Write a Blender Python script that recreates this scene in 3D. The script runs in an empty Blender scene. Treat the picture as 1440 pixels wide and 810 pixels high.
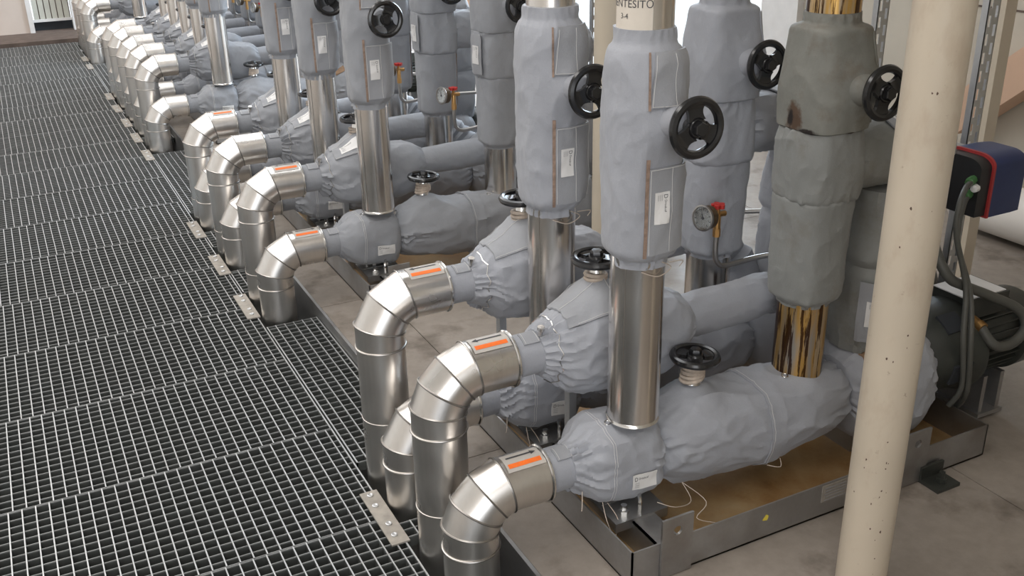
import bpy, math, random
from math import sin, cos, pi, radians, exp, sqrt
from mathutils import Vector, Matrix, noise

# ------------------------------------------------------------------ camera, world, lights, exposure
scene = bpy.context.scene
col = scene.collection
CAM = Vector((0.0, 0.0, 1.56))
YAW, PITCH, ROLL, FPX = 0.462598, 0.406204, -0.021596, 1400.24
fw = Vector((sin(YAW)*cos(PITCH), cos(YAW)*cos(PITCH), -sin(PITCH)))
rt = Vector((cos(YAW), -sin(YAW), 0.0)); up = rt.cross(fw)
rt2 = rt*cos(ROLL) + up*sin(ROLL); up2 = -rt*sin(ROLL) + up*cos(ROLL)
cd = bpy.data.cameras.new('camera'); cam = bpy.data.objects.new('camera', cd); col.objects.link(cam)
cd.sensor_width = 36.0; cd.lens = FPX/1440*36.0; cd.clip_start = 0.02; cd.clip_end = 200
M = Matrix((rt2, up2, -fw)).transposed().to_4x4(); M.translation = CAM
cam.matrix_world = M
scene.camera = cam

vs = scene.view_settings
vs.view_transform = 'Standard'; vs.look = 'None'; vs.gamma = 1.0; vs.use_curve_mapping = False
vs.exposure = 0.25

world = bpy.data.worlds.new('sky'); scene.world = world; world.use_nodes = True
wn = world.node_tree.nodes; bg = wn.get('Background') or wn.new('ShaderNodeBackground')
bg.inputs[0].default_value = (0.86, 0.92, 1.0, 1); bg.inputs[1].default_value = 2.2

def area(name, loc, target, sx, sy, power, color):
    l = bpy.data.lights.new(name, 'AREA'); l.shape = 'RECTANGLE'; l.size = sx; l.size_y = sy
    l.energy = power; l.color = color
    o = bpy.data.objects.new(name, l); col.objects.link(o); o.location = loc
    d = Vector(target) - Vector(loc)
    o.rotation_euler = d.to_track_quat('-Z', 'Y').to_euler()
    o['kind'] = 'helper'
    return o
# daylight of the guessed gate behind the camera and the window wall; two unseen ceiling strips added for top light
area('gate_daylight', (-1.6, -3.2, 2.2), (0.9, 3.0, 0.6), 3.4, 3.0, 45, (1.0, 0.95, 0.90))
area('added_strip_aisle', (-.7, 4.4, 4.02), (-.7, 4.4, 0.0), 1.2, 13.0, 225, (1.0, 0.97, 0.94))
area('window_wall_daylight', (4.5, 7.6, 2.3), (0.6, 7.2, 0.1), 5.6, 2.8, 700, (0.78, 0.88, 1.0))
area('added_strip_pumps', (1.9, 7.2, 4.02), (1.9, 7.2, 0.0), 0.9, 7.5, 75, (0.95, 0.97, 1.0))

# ------------------------------------------------------------------ materials
MAT = {}
def nodes_of(name):
    m = bpy.data.materials.new(name); m.use_nodes = True
    nt = m.node_tree; nt.nodes.clear()
    out = nt.nodes.new('ShaderNodeOutputMaterial'); b = nt.nodes.new('ShaderNodeBsdfPrincipled')
    nt.links.new(b.outputs[0], out.inputs[0])
    MAT[name] = m
    return m, nt, b
def N(nt, t, **kw):
    n = nt.nodes.new(t)
    for k, v in kw.items(): setattr(n, k, v)
    return n
def coords(nt, scale=(1, 1, 1)):
    tc = N(nt, 'ShaderNodeTexCoord'); mp = N(nt, 'ShaderNodeMapping'); mp.inputs['Scale'].default_value = scale
    nt.links.new(tc.outputs['Object'], mp.inputs[0]); return mp.outputs[0]
def noise_tex(nt, vec, scale, detail=4, rough=.55):
    n = N(nt, 'ShaderNodeTexNoise'); n.inputs['Scale'].default_value = scale
    n.inputs['Detail'].default_value = detail; n.inputs['Roughness'].default_value = rough
    nt.links.new(vec, n.inputs['Vector']); return n.outputs[0]
def ramp(nt, fac, stops):
    r = N(nt, 'ShaderNodeValToRGB'); cr = r.color_ramp
    while len(cr.elements) < len(stops): cr.elements.new(.5)
    for e, (p, c) in zip(cr.elements, stops): e.position = p; e.color = (*c, 1)
    nt.links.new(fac, r.inputs[0]); return r.outputs[0]
def bump(nt, b, h, strength, dist=.002, prev=None):
    n = N(nt, 'ShaderNodeBump'); n.inputs['Strength'].default_value = strength; n.inputs['Distance'].default_value = dist
    nt.links.new(h, n.inputs['Height'])
    if prev is not None: nt.links.new(prev, n.inputs['Normal'])
    nt.links.new(n.outputs[0], b.inputs['Normal']); return n.outputs[0]
def mix(nt, fac, a, c, mode='MIX'):
    m = N(nt, 'ShaderNodeMixRGB'); m.blend_type = mode
    for s, v in ((m.inputs[0], fac), (m.inputs[1], a), (m.inputs[2], c)):
        if isinstance(v, (int, float)): s.default_value = v
        elif isinstance(v, tuple): s.default_value = (*v, 1)
        else: nt.links.new(v, s)
    return m.outputs[0]

def plain(name, c, rough=.5, metal=0.0, var=.12, scale=14, bmp=0.0, bscale=60, spec=.5):
    m, nt, b = nodes_of(name); v = coords(nt)
    n = noise_tex(nt, v, scale, 5)
    lo = tuple(max(0, x*(1-var)) for x in c); hi = tuple(min(1, x*(1+var)) for x in c)
    nt.links.new(ramp(nt, n, [(.3, lo), (.7, hi)]), b.inputs['Base Color'])
    b.inputs['Roughness'].default_value = rough; b.inputs['Metallic'].default_value = metal
    b.inputs['Specular IOR Level'].default_value = spec
    if bmp: bump(nt, b, noise_tex(nt, v, bscale, 4), bmp)
    return m

def fabric(name, c, dirt=None):
    m, nt, b = nodes_of(name); v = coords(nt)
    n = noise_tex(nt, v, 5, 5, .6); n2 = noise_tex(nt, v, 900, 2)
    base = ramp(nt, n, [(.25, tuple(x*.86 for x in c)), (.75, tuple(min(1, x*1.08) for x in c))])
    base = mix(nt, .25, base, ramp(nt, n2, [(.3, tuple(x*.8 for x in c)), (.7, tuple(min(1, x*1.15) for x in c))]))
    if dirt:
        nd = noise_tex(nt, v, 9, 6, .7)
        base = mix(nt, ramp(nt, nd, [(.52, (0, 0, 0)), (.8, (.8, .8, .8))]), base, dirt)
    nt.links.new(base, b.inputs['Base Color'])
    b.inputs['Roughness'].default_value = .62; b.inputs['Specular IOR Level'].default_value = .35
    b.inputs['Sheen Weight'].default_value = .12; b.inputs['Sheen Roughness'].default_value = .5
    ws = N(nt, 'ShaderNodeTexWave'); ws.inputs['Scale'].default_value = 160; nt.links.new(v, ws.inputs[0])
    k = bump(nt, b, ws.outputs[0], .10, .0004)
    k = bump(nt, b, noise_tex(nt, v, 28, 5, .62), .42, .006, k)
    vd = coords(nt, (1.0, 1.0, .55)); rn = N(nt, 'ShaderNodeTexNoise'); rn.noise_type = 'RIDGED_MULTIFRACTAL'
    rn.inputs['Scale'].default_value = 7; rn.inputs['Detail'].default_value = 4; rn.inputs['Roughness'].default_value = .5; nt.links.new(vd, rn.inputs['Vector'])
    bump(nt, b, rn.outputs[0], .55, .006, k)
    return m

def steel(name, c, rough, streak=(1, 1, .03), rmin=.85, stain=None, blotch=.10):
    m, nt, b = nodes_of(name); v = coords(nt); vs_ = coords(nt, streak)
    s = noise_tex(nt, vs_, 90, 2); blot = noise_tex(nt, v, 7, 2, .5)
    base = mix(nt, .5, ramp(nt, s, [(.3, tuple(x*.90 for x in c)), (.7, c)]), ramp(nt, blot, [(.3, tuple(x*(1-blotch) for x in c)), (.65, tuple(min(1, x*1.04) for x in c))]))
    if stain: base = mix(nt, ramp(nt, noise_tex(nt, v, 6, 5, .6), [(.45, (0, 0, 0)), (.75, (.65, .65, .65))]), base, stain)
    nt.links.new(base, b.inputs['Base Color']); b.inputs['Metallic'].default_value = 1.0
    rr = ramp(nt, blot, [(.3, (rough*rmin,)*3), (.75, (min(1, rough*1.25),)*3)])
    nt.links.new(rr, b.inputs['Roughness'])
    bump(nt, b, noise_tex(nt, v, 7, 1), .06, .004)
    return m

fabric('fabric_shaded', (.290, .300, .322))  # darker copy for the rear sets: weaker front light put into the colour
fabric('fabric_lit', (.335, .346, .378))  # lighter copy of the same cloth for the better lit front sets
fabric('fabric_dirty', (.235, .240, .230), dirt=(.165, .145, .115))
fabric('fabric_flap', (.305, .313, .333))
steel('cladding', (.76, .73, .695), .29)
steel('riser_steel', (.77, .74, .71), .21)
steel('galvanised', (.60, .61, .62), .45, streak=(1, 1, 1))
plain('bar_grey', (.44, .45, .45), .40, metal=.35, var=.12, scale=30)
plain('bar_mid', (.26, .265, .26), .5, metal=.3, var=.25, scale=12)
plain('bar_dark', (.095, .10, .095), .5, metal=.35, var=.2, scale=30)  # bar bodies: dirt, plus the shade inside the cells put into the colour
steel('tray_steel', (.46, .46, .46), .48, streak=(1, 1, 1), stain=(.30, .27, .24))
steel('seam_steel', (.42, .40, .38), .34)  # darker steel; on the seam beads its tone stands in for shadow gaps
steel('chrome', (.75, .74, .72), .18, streak=(1, 1, 1))
steel('brass', (.62, .36, .14), .34, streak=(1, 1, 1))
plain('case_bronze', (.11, .075, .045), .45, metal=.6)
plain('wheel_black', (.012, .012, .013), .22, spec=.6)
plain('rubber', (.03, .03, .032), .55)
plain('cable_grey', (.085, .085, .075), .5)
plain('label_white', (.72, .71, .70), .42, var=.05)
plain('ink', (.05, .05, .055), .6, var=.02)
plain('ink_soft', (.30, .30, .31), .6, var=.02)
plain('orange_band', (.88, .17, .02), .5, var=.10, scale=60)
plain('sticker_film', (.46, .43, .395), .38, var=.06)
plain('stitch', (.60, .59, .58), .8, var=.1)
plain('hook_tape', (.27, .19, .145), .9, var=.25, scale=80)
plain('strap_beige', (.50, .42, .35), .8, var=.2, scale=90)
plain('thread', (.55, .47, .40), .8)
plain('paper', (.66, .60, .52), .7, var=.06)
plain('cream_paint', (.56, .49, .39), .42, var=.07, scale=5, bmp=.05)
plain('chip_brown', (.10, .06, .045), .8)
plain('wall_beige', (.60, .52, .46), .8, var=.05, scale=3, bmp=.1)
plain('wall_white', (.72, .69, .65), .75, var=.06, scale=4)
plain('wall_cream', (.50, .46, .39), .75, var=.06, scale=4)
plain('frame_white', (.70, .69, .68), .5, var=.05)
plain('peach_wall', (.62, .42, .30), .8, var=.08, scale=3)
plain('ceiling_paint', (.76, .73, .69), .9, var=.04)
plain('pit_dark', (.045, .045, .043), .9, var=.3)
plain('motor_green', (.036, .039, .034), .42, var=.25, bmp=.2, bscale=200)
plain('drive_blue', (.012, .026, .095), .38, var=.1)
plain('drive_black', (.015, .015, .016), .45)
plain('trim_red', (.32, .03, .03), .5)
plain('tap_red', (.45, .03, .025), .4)
plain('gland_green', (.06, .17, .055), .5)
plain('dial', (.50, .52, .52), .7, var=.05, spec=.2)
plain('trim_brown', (.115, .085, .07), .8, var=.25)
plain('corrugated', (.50, .50, .44), .6, var=.12, scale=6)
plain('dark_gap', (.03, .034, .04), .9)
plain('red_mark', (.35, .06, .06), .7)
plain('warm_plate', (.40, .37, .33), .55, metal=.55, var=.15, scale=40, bmp=.15)
plain('cardboard', (.26, .165, .10), .85, var=.2, scale=30)
plain('yellow_paint', (.62, .50, .06), .6)
plain('yard_paving', (.62, .61, .59), .8, var=.06, scale=2)
plain('duct_grey', (.40, .42, .45), .5)

def column_paint():
    m, nt, b = nodes_of('column_paint'); v = coords(nt); c = (.56, .485, .385)
    base = ramp(nt, noise_tex(nt, v, 4, 4), [(.3, tuple(x*.95 for x in c)), (.7, tuple(x*1.05 for x in c))])
    base = mix(nt, ramp(nt, noise_tex(nt, coords(nt, (1, 1, .5)), 9, 6, .65), [(.54, (0, 0, 0)), (.75, (.55, .55, .55))]), base, (.36, .25, .17))
    base = mix(nt, ramp(nt, noise_tex(nt, v, 34, 5, .7), [(.66, (0, 0, 0)), (.74, (.6, .6, .6))]), base, (.22, .15, .10))
    nt.links.new(base, b.inputs['Base Color']); b.inputs['Roughness'].default_value = .42
column_paint()
def concrete(name, c):
    m, nt, b = nodes_of(name); tc = N(nt, 'ShaderNodeNewGeometry'); v = tc.outputs['Position']
    n1 = noise_tex(nt, v, 1.6, 7, .65); n2 = noise_tex(nt, v, 22, 6, .7); n3 = noise_tex(nt, v, 5, 6, .6)
    base = ramp(nt, n1, [(.3, tuple(x*.72 for x in c)), (.7, tuple(min(1, x*1.12) for x in c))])
    base = mix(nt, .45, base, ramp(nt, n2, [(.3, tuple(x*.7 for x in c)), (.7, tuple(min(1, x*1.15) for x in c))]))
    base = mix(nt, ramp(nt, n3, [(.52, (0, 0, 0)), (.66, (.65, .65, .65))]), base, (c[0]*.35, c[1]*.32, c[2]*.29))
    nt.links.new(base, b.inputs['Base Color'])
    nt.links.new(ramp(nt, n3, [(.35, (.42,)*3), (.7, (.75,)*3)]), b.inputs['Roughness'])
    bump(nt, b, n2, .12, .003)
concrete('concrete', (.305, .265, .228))
def rust():
    m, nt, b = nodes_of('rusty_floor'); v = coords(nt)
    n1 = noise_tex(nt, v, 3.2, 7, .65); n2 = noise_tex(nt, v, 14, 6, .7)
    base = ramp(nt, n1, [(.30, (.13, .055, .018)), (.43, (.30, .165, .06)), (.56, (.37, .24, .11)), (.75, (.43, .35, .23))])
    base = mix(nt, .35, base, ramp(nt, n2, [(.35, (.15, .07, .025)), (.65, (.38, .28, .16))]))
    nt.links.new(base, b.inputs['Base Color'])
    nt.links.new(ramp(nt, n2, [(.3, (.28,)*3), (.7, (.6,)*3)]), b.inputs['Roughness'])
rust()
def burnt():   # steel run hot: gold bloom with dark drips running down
    m, nt, b = nodes_of('burnt_steel'); v = coords(nt)
    vd = coords(nt, (75, 75, 4.5)); d0 = noise_tex(nt, vd, 1.0, 6, .62)
    sp = N(nt, 'ShaderNodeSeparateXYZ'); nt.links.new(v, sp.inputs[0])
    mr = N(nt, 'ShaderNodeMapRange'); nt.links.new(sp.outputs[1], mr.inputs[0]); mr.inputs[1].default_value = .015; mr.inputs[2].default_value = .045; mr.inputs[3].default_value = 0; mr.inputs[4].default_value = .35
    da = N(nt, 'ShaderNodeMath'); da.operation = 'ADD'; nt.links.new(d0, da.inputs[0]); nt.links.new(mr.outputs[0], da.inputs[1]); d = da.outputs[0]; n = noise_tex(nt, coords(nt, (26, 26, 2.5)), 1.0, 3)
    base = ramp(nt, n, [(.35, (.42, .39, .35)), (.47, (.60, .36, .10)), (.60, (.62, .50, .34)), (.72, (.36, .18, .04))])
    base = mix(nt, ramp(nt, d, [(.52, (0, 0, 0)), (.545, (.9, .9, .9)), (.8, (1, 1, 1))]), base, (.040, .010, .003))
    nt.links.new(base, b.inputs['Base Color']); b.inputs['Metallic'].default_value = .75
    b.inputs['Roughness'].default_value = .32
burnt()
def scorched():   # jacket scorched brown along its lower hem
    m, nt, b = nodes_of('fabric_scorched'); v = coords(nt)
    c = (.215, .215, .192)
    n = noise_tex(nt, v, 6, 6, .65)
    base = ramp(nt, n, [(.3, tuple(x*.8 for x in c)), (.72, tuple(x*1.1 for x in c))])
    base = mix(nt, ramp(nt, noise_tex(nt, v, 14, 6, .7), [(.50, (0, 0, 0)), (.72, (.6, .6, .6))]), base, (.135, .10, .068))
    def blob(c_, rad, col_, k0, k1):
        vm = N(nt, 'ShaderNodeVectorMath'); vm.operation = 'SUBTRACT'; nt.links.new(v, vm.inputs[0]); vm.inputs[1].default_value = c_
        vs2 = N(nt, 'ShaderNodeVectorMath'); vs2.operation = 'DIVIDE'; nt.links.new(vm.outputs[0], vs2.inputs[0]); vs2.inputs[1].default_value = rad
        ln = N(nt, 'ShaderNodeVectorMath'); ln.operation = 'LENGTH'; nt.links.new(vs2.outputs[0], ln.inputs[0])
        ad = N(nt, 'ShaderNodeMath'); ad.operation = 'ADD'; nt.links.new(ln.outputs['Value'], ad.inputs[0])
        nn = N(nt, 'ShaderNodeMath'); nn.operation = 'MULTIPLY'; nn.inputs[1].default_value = .9; nt.links.new(noise_tex(nt, v, 30, 4, .6), nn.inputs[0]); nt.links.new(nn.outputs[0], ad.inputs[1])
        return mix(nt, ramp(nt, ad.outputs[0], [(k0, (1, 1, 1)), (k1, (0, 0, 0))]), base, col_)
    base = blob((-.09, .0, .025), (.06, .055, .085), (.085, .05, .03), .8, 1.0)
    base = blob((-.09, .012, .028), (.06, .024, .045), (.012, .007, .006), .8, 1.0)
    base = blob((-.09, -.04, .004), (.06, .07, .018), (.016, .010, .008), .8, 1.0)
    base = blob((.03, -.06, .0), (.12, .20, .012), (.05, .025, .012), .75, 1.0)
    nt.links.new(base, b.inputs['Base Color']); b.inputs['Roughness'].default_value = .7
    bump(nt, b, noise_tex(nt, v, 28, 5, .62), .35, .006)
scorched()
def glass():
    m, nt, b = nodes_of('window_glass')
    out = [n for n in nt.nodes if n.type == 'OUTPUT_MATERIAL'][0]
    tr = N(nt, 'ShaderNodeBsdfTransparent'); tr.inputs[0].default_value = (.93, .96, .97, 1)
    b.inputs['Base Color'].default_value = (.9, .95, 1, 1); b.inputs['Roughness'].default_value = .05
    mx = N(nt, 'ShaderNodeMixShader'); mx.inputs[0].default_value = .06
    nt.links.new(tr.outputs[0], mx.inputs[1]); nt.links.new(b.outputs[0], mx.inputs[2]); nt.links.new(mx.outputs[0], out.inputs[0])
glass()

# ------------------------------------------------------------------ mesh helpers
BASE = {}
class MB:
    def __init__(s): s.v = []; s.f = []
    def add(s, vs_, fs):
        k = len(s.v); s.v.extend(Vector(p) for p in vs_); s.f.extend(tuple(i+k for i in f) for f in fs); return s
    def box(s, x0, x1, y0, y1, z0, z1, mat=None):
        P = [Vector((x, y, z)) for x in (x0, x1) for y in (y0, y1) for z in (z0, z1)]
        if mat is not None: P = [mat @ p for p in P]
        return s.add(P, [(0, 1, 3, 2), (4, 6, 7, 5), (0, 4, 5, 1), (2, 3, 7, 6), (0, 2, 6, 4), (1, 5, 7, 3)])
    def rings(s, R, caps=(True, True), closed=True):
        n = len(R[0]); k = len(s.v)
        for r in R: s.v.extend(Vector(p) for p in r)
        m = n if closed else n-1
        for i in range(len(R)-1):
            for j in range(m):
                a = k+i*n+j; b = k+i*n+(j+1) % n
                s.f.append((a, b, b+n, a+n))
        if caps[0]: s.f.append(tuple(k+j for j in reversed(range(n))))
        if caps[1]: s.f.append(tuple(k+(len(R)-1)*n+j for j in range(n)))
        return s
    def lathe(s, prof, o, axis, n=32, caps=(True, True)):
        a = Vector(axis).normalized(); e1, e2 = frame(a); o = Vector(o)
        return s.rings([[o+a*t+(e1*cos(2*pi*j/n)+e2*sin(2*pi*j/n))*r for j in range(n)] for t, r in prof], caps)
    def tube(s, pts, r, n=10, caps=(True, True)):
        pts = [Vector(p) for p in pts]; rr = r if isinstance(r, (list, tuple)) else [r]*len(pts)
        R = []; e1 = None
        for i, p in enumerate(pts):
            t = ((pts[min(i+1, len(pts)-1)]-pts[max(i-1, 0)])).normalized()
            if e1 is None: e1, e2 = frame(t)
            else:
                e1 = (e1-t*e1.dot(t)).normalized(); e2 = t.cross(e1)
            R.append([p+(e1*cos(2*pi*j/n)+e2*sin(2*pi*j/n))*rr[i] for j in range(n)])
        return s.rings(R, caps)
    def torus(s, o, axis, R, r, n=40, m=8, e=None):
        a = Vector(axis).normalized(); e1, e2 = e if e else frame(a); o = Vector(o); k = len(s.v)
        for i in range(n):
            d = e1*cos(2*pi*i/n)+e2*sin(2*pi*i/n)
            for j in range(m): s.v.append(o+d*(R+r*cos(2*pi*j/m))+a*r*sin(2*pi*j/m))
        for i in range(n):
            for j in range(m):
                s.f.append((k+i*m+j, k+((i+1) % n)*m+j, k+((i+1) % n)*m+(j+1) % m, k+i*m+(j+1) % m))
        return s
    def build(s, name, mat, parent=None, smooth=True, origin=None):
        if parent is not None: o3 = BASE[parent.name]
        else: o3 = Vector(origin) if origin is not None else Vector((0, 0, 0))
        me = bpy.data.meshes.new(name)
        me.from_pydata([tuple(p-o3) for p in s.v], [], s.f); me.update()
        me.materials.append(MAT[mat])
        if smooth:
            me.polygons.foreach_set('use_smooth', [True]*len(me.polygons))
            try: me.set_sharp_from_angle(angle=radians(38))
            except Exception: pass
        o = bpy.data.objects.new(name, me); col.objects.link(o)
        if parent is not None: o.parent = parent
        else: o.location = o3
        BASE[o.name] = o3
        return o
def frame(a):
    h = Vector((0, 0, 1)) if abs(a.z) < .9 else Vector((0, -1, 0))
    e1 = (h-a*h.dot(a)).normalized(); return e1, a.cross(e1)
def smoothpath(pts, k=6):
    pts = [Vector(p) for p in pts]; out = []
    for i in range(len(pts)-1):
        p0 = pts[max(i-1, 0)]; p1 = pts[i]; p2 = pts[i+1]; p3 = pts[min(i+2, len(pts)-1)]
        for j in range(k):
            t = j/k
            out.append(.5*((2*p1)+(p2-p0)*t+(2*p0-5*p1+4*p2-p3)*t*t+(3*p1-p0-3*p2+p3)*t**3))
    out.append(pts[-1]); return out
def tag(o, label=None, cat=None, group=None, kind=None):
    if label: o['label'] = label
    if cat: o['category'] = cat
    if group: o['group'] = group
    if kind: o['kind'] = kind
    return o
def thing(name, loc, label=None, cat=None, group=None, kind=None):
    o = bpy.data.objects.new(name, None); o.empty_display_size = .05; col.objects.link(o); o.location = loc
    BASE[o.name] = Vector(loc); return tag(o, label, cat, group, kind)
def copy_tree(o, parent=None, skip=()):
    c = o.copy(); col.objects.link(c); c.parent = parent
    for ch in o.children:
        if ch.name.split('.')[0] not in skip: copy_tree(ch, c, skip)
    return c

TXT = {}
def text_mesh(body, size):
    key = (body, size)
    if key not in TXT:
        cu = bpy.data.curves.new('t', 'FONT'); cu.body = body; cu.size = size; cu.resolution_u = 3
        cu.align_x = 'LEFT'
        ob = bpy.data.objects.new('t', cu); col.objects.link(ob)
        dg = bpy.context.evaluated_depsgraph_get(); me = bpy.data.meshes.new_from_object(ob.evaluated_get(dg))
        TXT[key] = ([v.co.xy.copy() for v in me.vertices], [tuple(p.vertices) for p in me.polygons])
        bpy.data.objects.remove(ob); bpy.data.curves.remove(cu); bpy.data.meshes.remove(me)
    return TXT[key]

# ------------------------------------------------------------------ quilted jacket: a lofted bag with gathered ends and creases
class Jacket:
    """axis a->b; sections (s, r1, r2, off1, off2, power); angle u: 0 = e1, pi/2 = e2."""
    def __init__(j, a, b, secs, seed, gather=(.010, .010), glen=(.05, .05), lump=.004, crease=.005, bulges=(), e1=None, folds=15, cscale=13.0):
        j.a = Vector(a); j.b = Vector(b); j.ax = (j.b-j.a); j.L = j.ax.length; j.ax.normalize()
        if e1 is None: j.e1, j.e2 = frame(j.ax)
        else: j.e1 = Vector(e1).normalized(); j.e2 = j.ax.cross(j.e1)
        j.secs = secs; j.rng = random.Random(seed); j.seed = seed; j.g = gather; j.gl = glen
        j.lump = lump; j.crease = crease; j.bul = bulges; j.cs = cscale
        j.ph = [[(j.rng.uniform(0, 6.28), folds*j.rng.uniform(.6, 1.3)) for _ in range(3)] for _ in range(2)]
        j.off = Vector((seed*7.31, seed*3.17, seed*1.73))
    def sec(j, s):
        S = j.secs
        if s <= S[0][0]: return S[0][1:]
        for i in range(len(S)-1):
            if s <= S[i+1][0]:
                t = (s-S[i][0])/(S[i+1][0]-S[i][0])
                p0 = S[max(i-1, 0)]; p1 = S[i]; p2 = S[i+1]; p3 = S[min(i+2, len(S)-1)]
                o = []
                for k in range(1, 6):
                    h1 = (p2[0]-p1[0]); m1 = (p2[k]-p0[k])/max(p2[0]-p0[0], 1e-6)*h1; m2 = (p3[k]-p1[k])/max(p3[0]-p1[0], 1e-6)*h1
                    # limit the tangents so bags never overshoot
                    d = p2[k]-p1[k]
                    if d*m1 <= 0: m1 = 0
                    if d*m2 <= 0: m2 = 0
                    m1 = max(-3*abs(d), min(3*abs(d), m1)); m2 = max(-3*abs(d), min(3*abs(d), m2))
                    t2 = t*t; t3 = t2*t
                    o.append((2*t3-3*t2+1)*p1[k]+(t3-2*t2+t)*m1+(-2*t3+3*t2)*p2[k]+(t3-t2)*m2)
                return o
        return S[-1][1:]
    def at(j, u, s, lift=0.0):
        r1, r2, o1, o2, p = j.sec(s)
        c = cos(u); q = sin(u)
        d = (abs(c)**p+abs(q)**p)**(-1.0/p)
        x = r1*d*c; y = r2*d*q
        for (ub, sb, su, ss, am) in j.bul:
            du = (u-ub+pi) % (2*pi)-pi
            w = am*exp(-(du/su)**2-((s-sb)/ss)**2); x += w*c; y += w*q
        P = j.a+j.ax*(s*j.L)+j.e1*(x+o1)+j.e2*(y+o2)
        disp = j.lump*noise.noise(P*7+j.off)
        for k in range(2):
            de = (s if k == 0 else 1-s)*j.L
            w = j.g[k]*exp(-de/j.gl[k])
            if w > 1e-5:
                z = 0
                am = max(.1, .75+1.5*noise.noise(Vector((cos(u)*1.3, sin(u)*1.3, k*3.1))+j.off))
                for ph, fr in j.ph[k]: z += 1-1.6*abs(sin(.5*round(fr)*u*2+ph+3.6*noise.noise(P*16+j.off)))
                disp += w*am*(z/2.2)*min(1.0, de/.010+.3)
        q1 = Vector((P.dot(j.ax)*j.cs*.55, P.dot(j.e1)*j.cs, P.dot(j.e2)*j.cs))+j.off
        n1 = noise.noise(q1); disp += j.crease*(max(0, 1-abs(n1)*2.2)**2-.25)
        n2 = noise.noise(q1*2.3+Vector((5, 9, 2))); disp += j.crease*.45*(max(0, 1-abs(n2)*2.4)**2-.25)
        nrm = (j.e1*c+j.e2*q)
        return P+nrm*(disp+lift)
    def mesh(j, nu=72, nv=56):
        R = [[j.at(2*pi*i/nu, k/nv) for i in range(nu)] for k in range(nv+1)]
        return MB().rings(R, (True, True))
    def patch(j, u0, u1, s0, s1, lift=.004, thick=.003, nu=12, nv=12, skew=0.0):
        m = MB(); T = []; B = []
        for k in range(nv+1):
            for i in range(nu+1):
                s = s0+(s1-s0)*k/nv; u = u0+(u1-u0)*i/nu+skew*(k/nv)
                T.append(j.at(u, s, lift)); B.append(j.at(u, s, lift-thick))
        w = nu+1; n = len(T); F = []
        for k in range(nv):
            for i in range(nu):
                a = k*w+i; F.append((a, a+1, a+w+1, a+w)); F.append((n+a, n+a+w, n+a+w+1, n+a+1))
        for i in range(nu): F.append((i, n+i, n+i+1, i+1)); a = nv*w+i; F.append((a, a+1, n+a+1, n+a))
        for k in range(nv): a = k*w; F.append((a, a+w, n+a+w, n+a)); a = k*w+nu; F.append((a, n+a, n+a+w, a+w))
        return m.add(T+B, F)
    def stitch(j, pts, lift=.0055, r=.0007):
        m = MB()
        for (u0, s0, u1, s1) in pts:
            m.tube([j.at(u0+(u1-u0)*t/10, s0+(s1-s0)*t/10, lift) for t in range(11)], r, 4)
        return m
    def write(j, body, size, u0, s0, su, ss, lift, turn=0):
        """flat print laid on the surface: x runs along s (turn 0) or along u (turn 1)."""
        vs_, fs = text_mesh(body, size); m = MB(); P = []
        for p in vs_:
            x, y = p.x, p.y
            if turn == 0: P.append(j.at(u0-y*su, s0+x*ss, lift))
            elif turn == 2: P.append(j.at(u0+y*su, s0-x*ss, lift))
            else: P.append(j.at(u0+x*su, s0+y*ss, lift))
        return m.add(P, fs)

def add_label(j, parent, uc, sc, rad, turn=0, w=.068, h=.034, lift=.0065):
    """white maker's tag: border, dark logo letter, word and small print lines."""
    ss = 1.0/j.L; su = 1.0/rad
    sg = 1 if turn == 0 else -1
    s0 = sc-w/2*ss; s1 = sc+w/2*ss; u0 = uc-h/2*su; u1 = uc+h/2*su
    lab = j.patch(u0, u1, s0, s1, lift, .0015, 10, 10).build('maker_tag', 'label_white', parent)
    tag(lab, 'white printed maker tag')
    # x from the start of the word, y upwards; origin lower-left of tag
    def W(body, size, x, y, mat, nm):
        if turn == 0: b = j.write(body, size, u1-y*su, s0+x*ss, su, ss, lift+.001, 0)
        else: b = j.write(body, size, u0+y*su, s1-x*ss, su, ss, lift+.001, 2)
        b.build(nm, mat, lab, smooth=False)
    W('D', .013, .004, .020, 'ink', 'logo_letter')
    W('Drouk.of', .0072, .016, .022, 'ink', 'print')
    for k in range(3): W('lllilllillilllil', .0036, .005, .0145-.0045*k, 'ink_soft', 'small_print')

# ------------------------------------------------------------------ handwheel
def handwheel(parent, centre, axis, R=.0625, spin=0.3):
    a = Vector(axis).normalized(); e1, e2 = frame(a); c = Vector(centre)
    prof = [(-.007, R-.017), (-.0085, R-.012), (-.007, R-.003), (0, R), (.006, R-.003), (.0085, R-.010), (.006, R-.016), (-.001, R-.0185)]
    m = MB(); n = 48
    Rg = [[c+a*t+(e1*cos(2*pi*i/n)+e2*sin(2*pi*i/n))*r for i in range(n)] for t, r in prof+[prof[0]]]
    m.rings(Rg, (False, False))
    m.lathe([(-.012, .019), (-.006, .0215), (.004, .021), (.008, .018)], c, a, 24)
    for k in range(3):
        th = spin+2*pi*k/3; L = []
        for i in range(7):
            r = .015+(R-.012-.015)*i/6
            half = (.019, .017, .016, .0165, .019, .024, .029)[i]
            d = e1*cos(th)+e2*sin(th); t = a.cross(d)
            z = -.004*sin(pi*i/6)
            L.append([c+d*r+t*half+a*(z-.005), c+d*r-t*half+a*(z-.005), c+d*r-t*half+a*(z+.005), c+d*r+t*half+a*(z+.005)])
        m.rings(L)
    w = m.build('handwheel', 'wheel_black', parent)
    tag(w, 'black three-spoke handwheel')
    hub = MB().lathe([(.004, .0160), (.017, .0157), (.0205, .0135), (.0208, .003)], c, a, 6).build('hub_nut', 'wheel_black', w)
    return w

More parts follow.
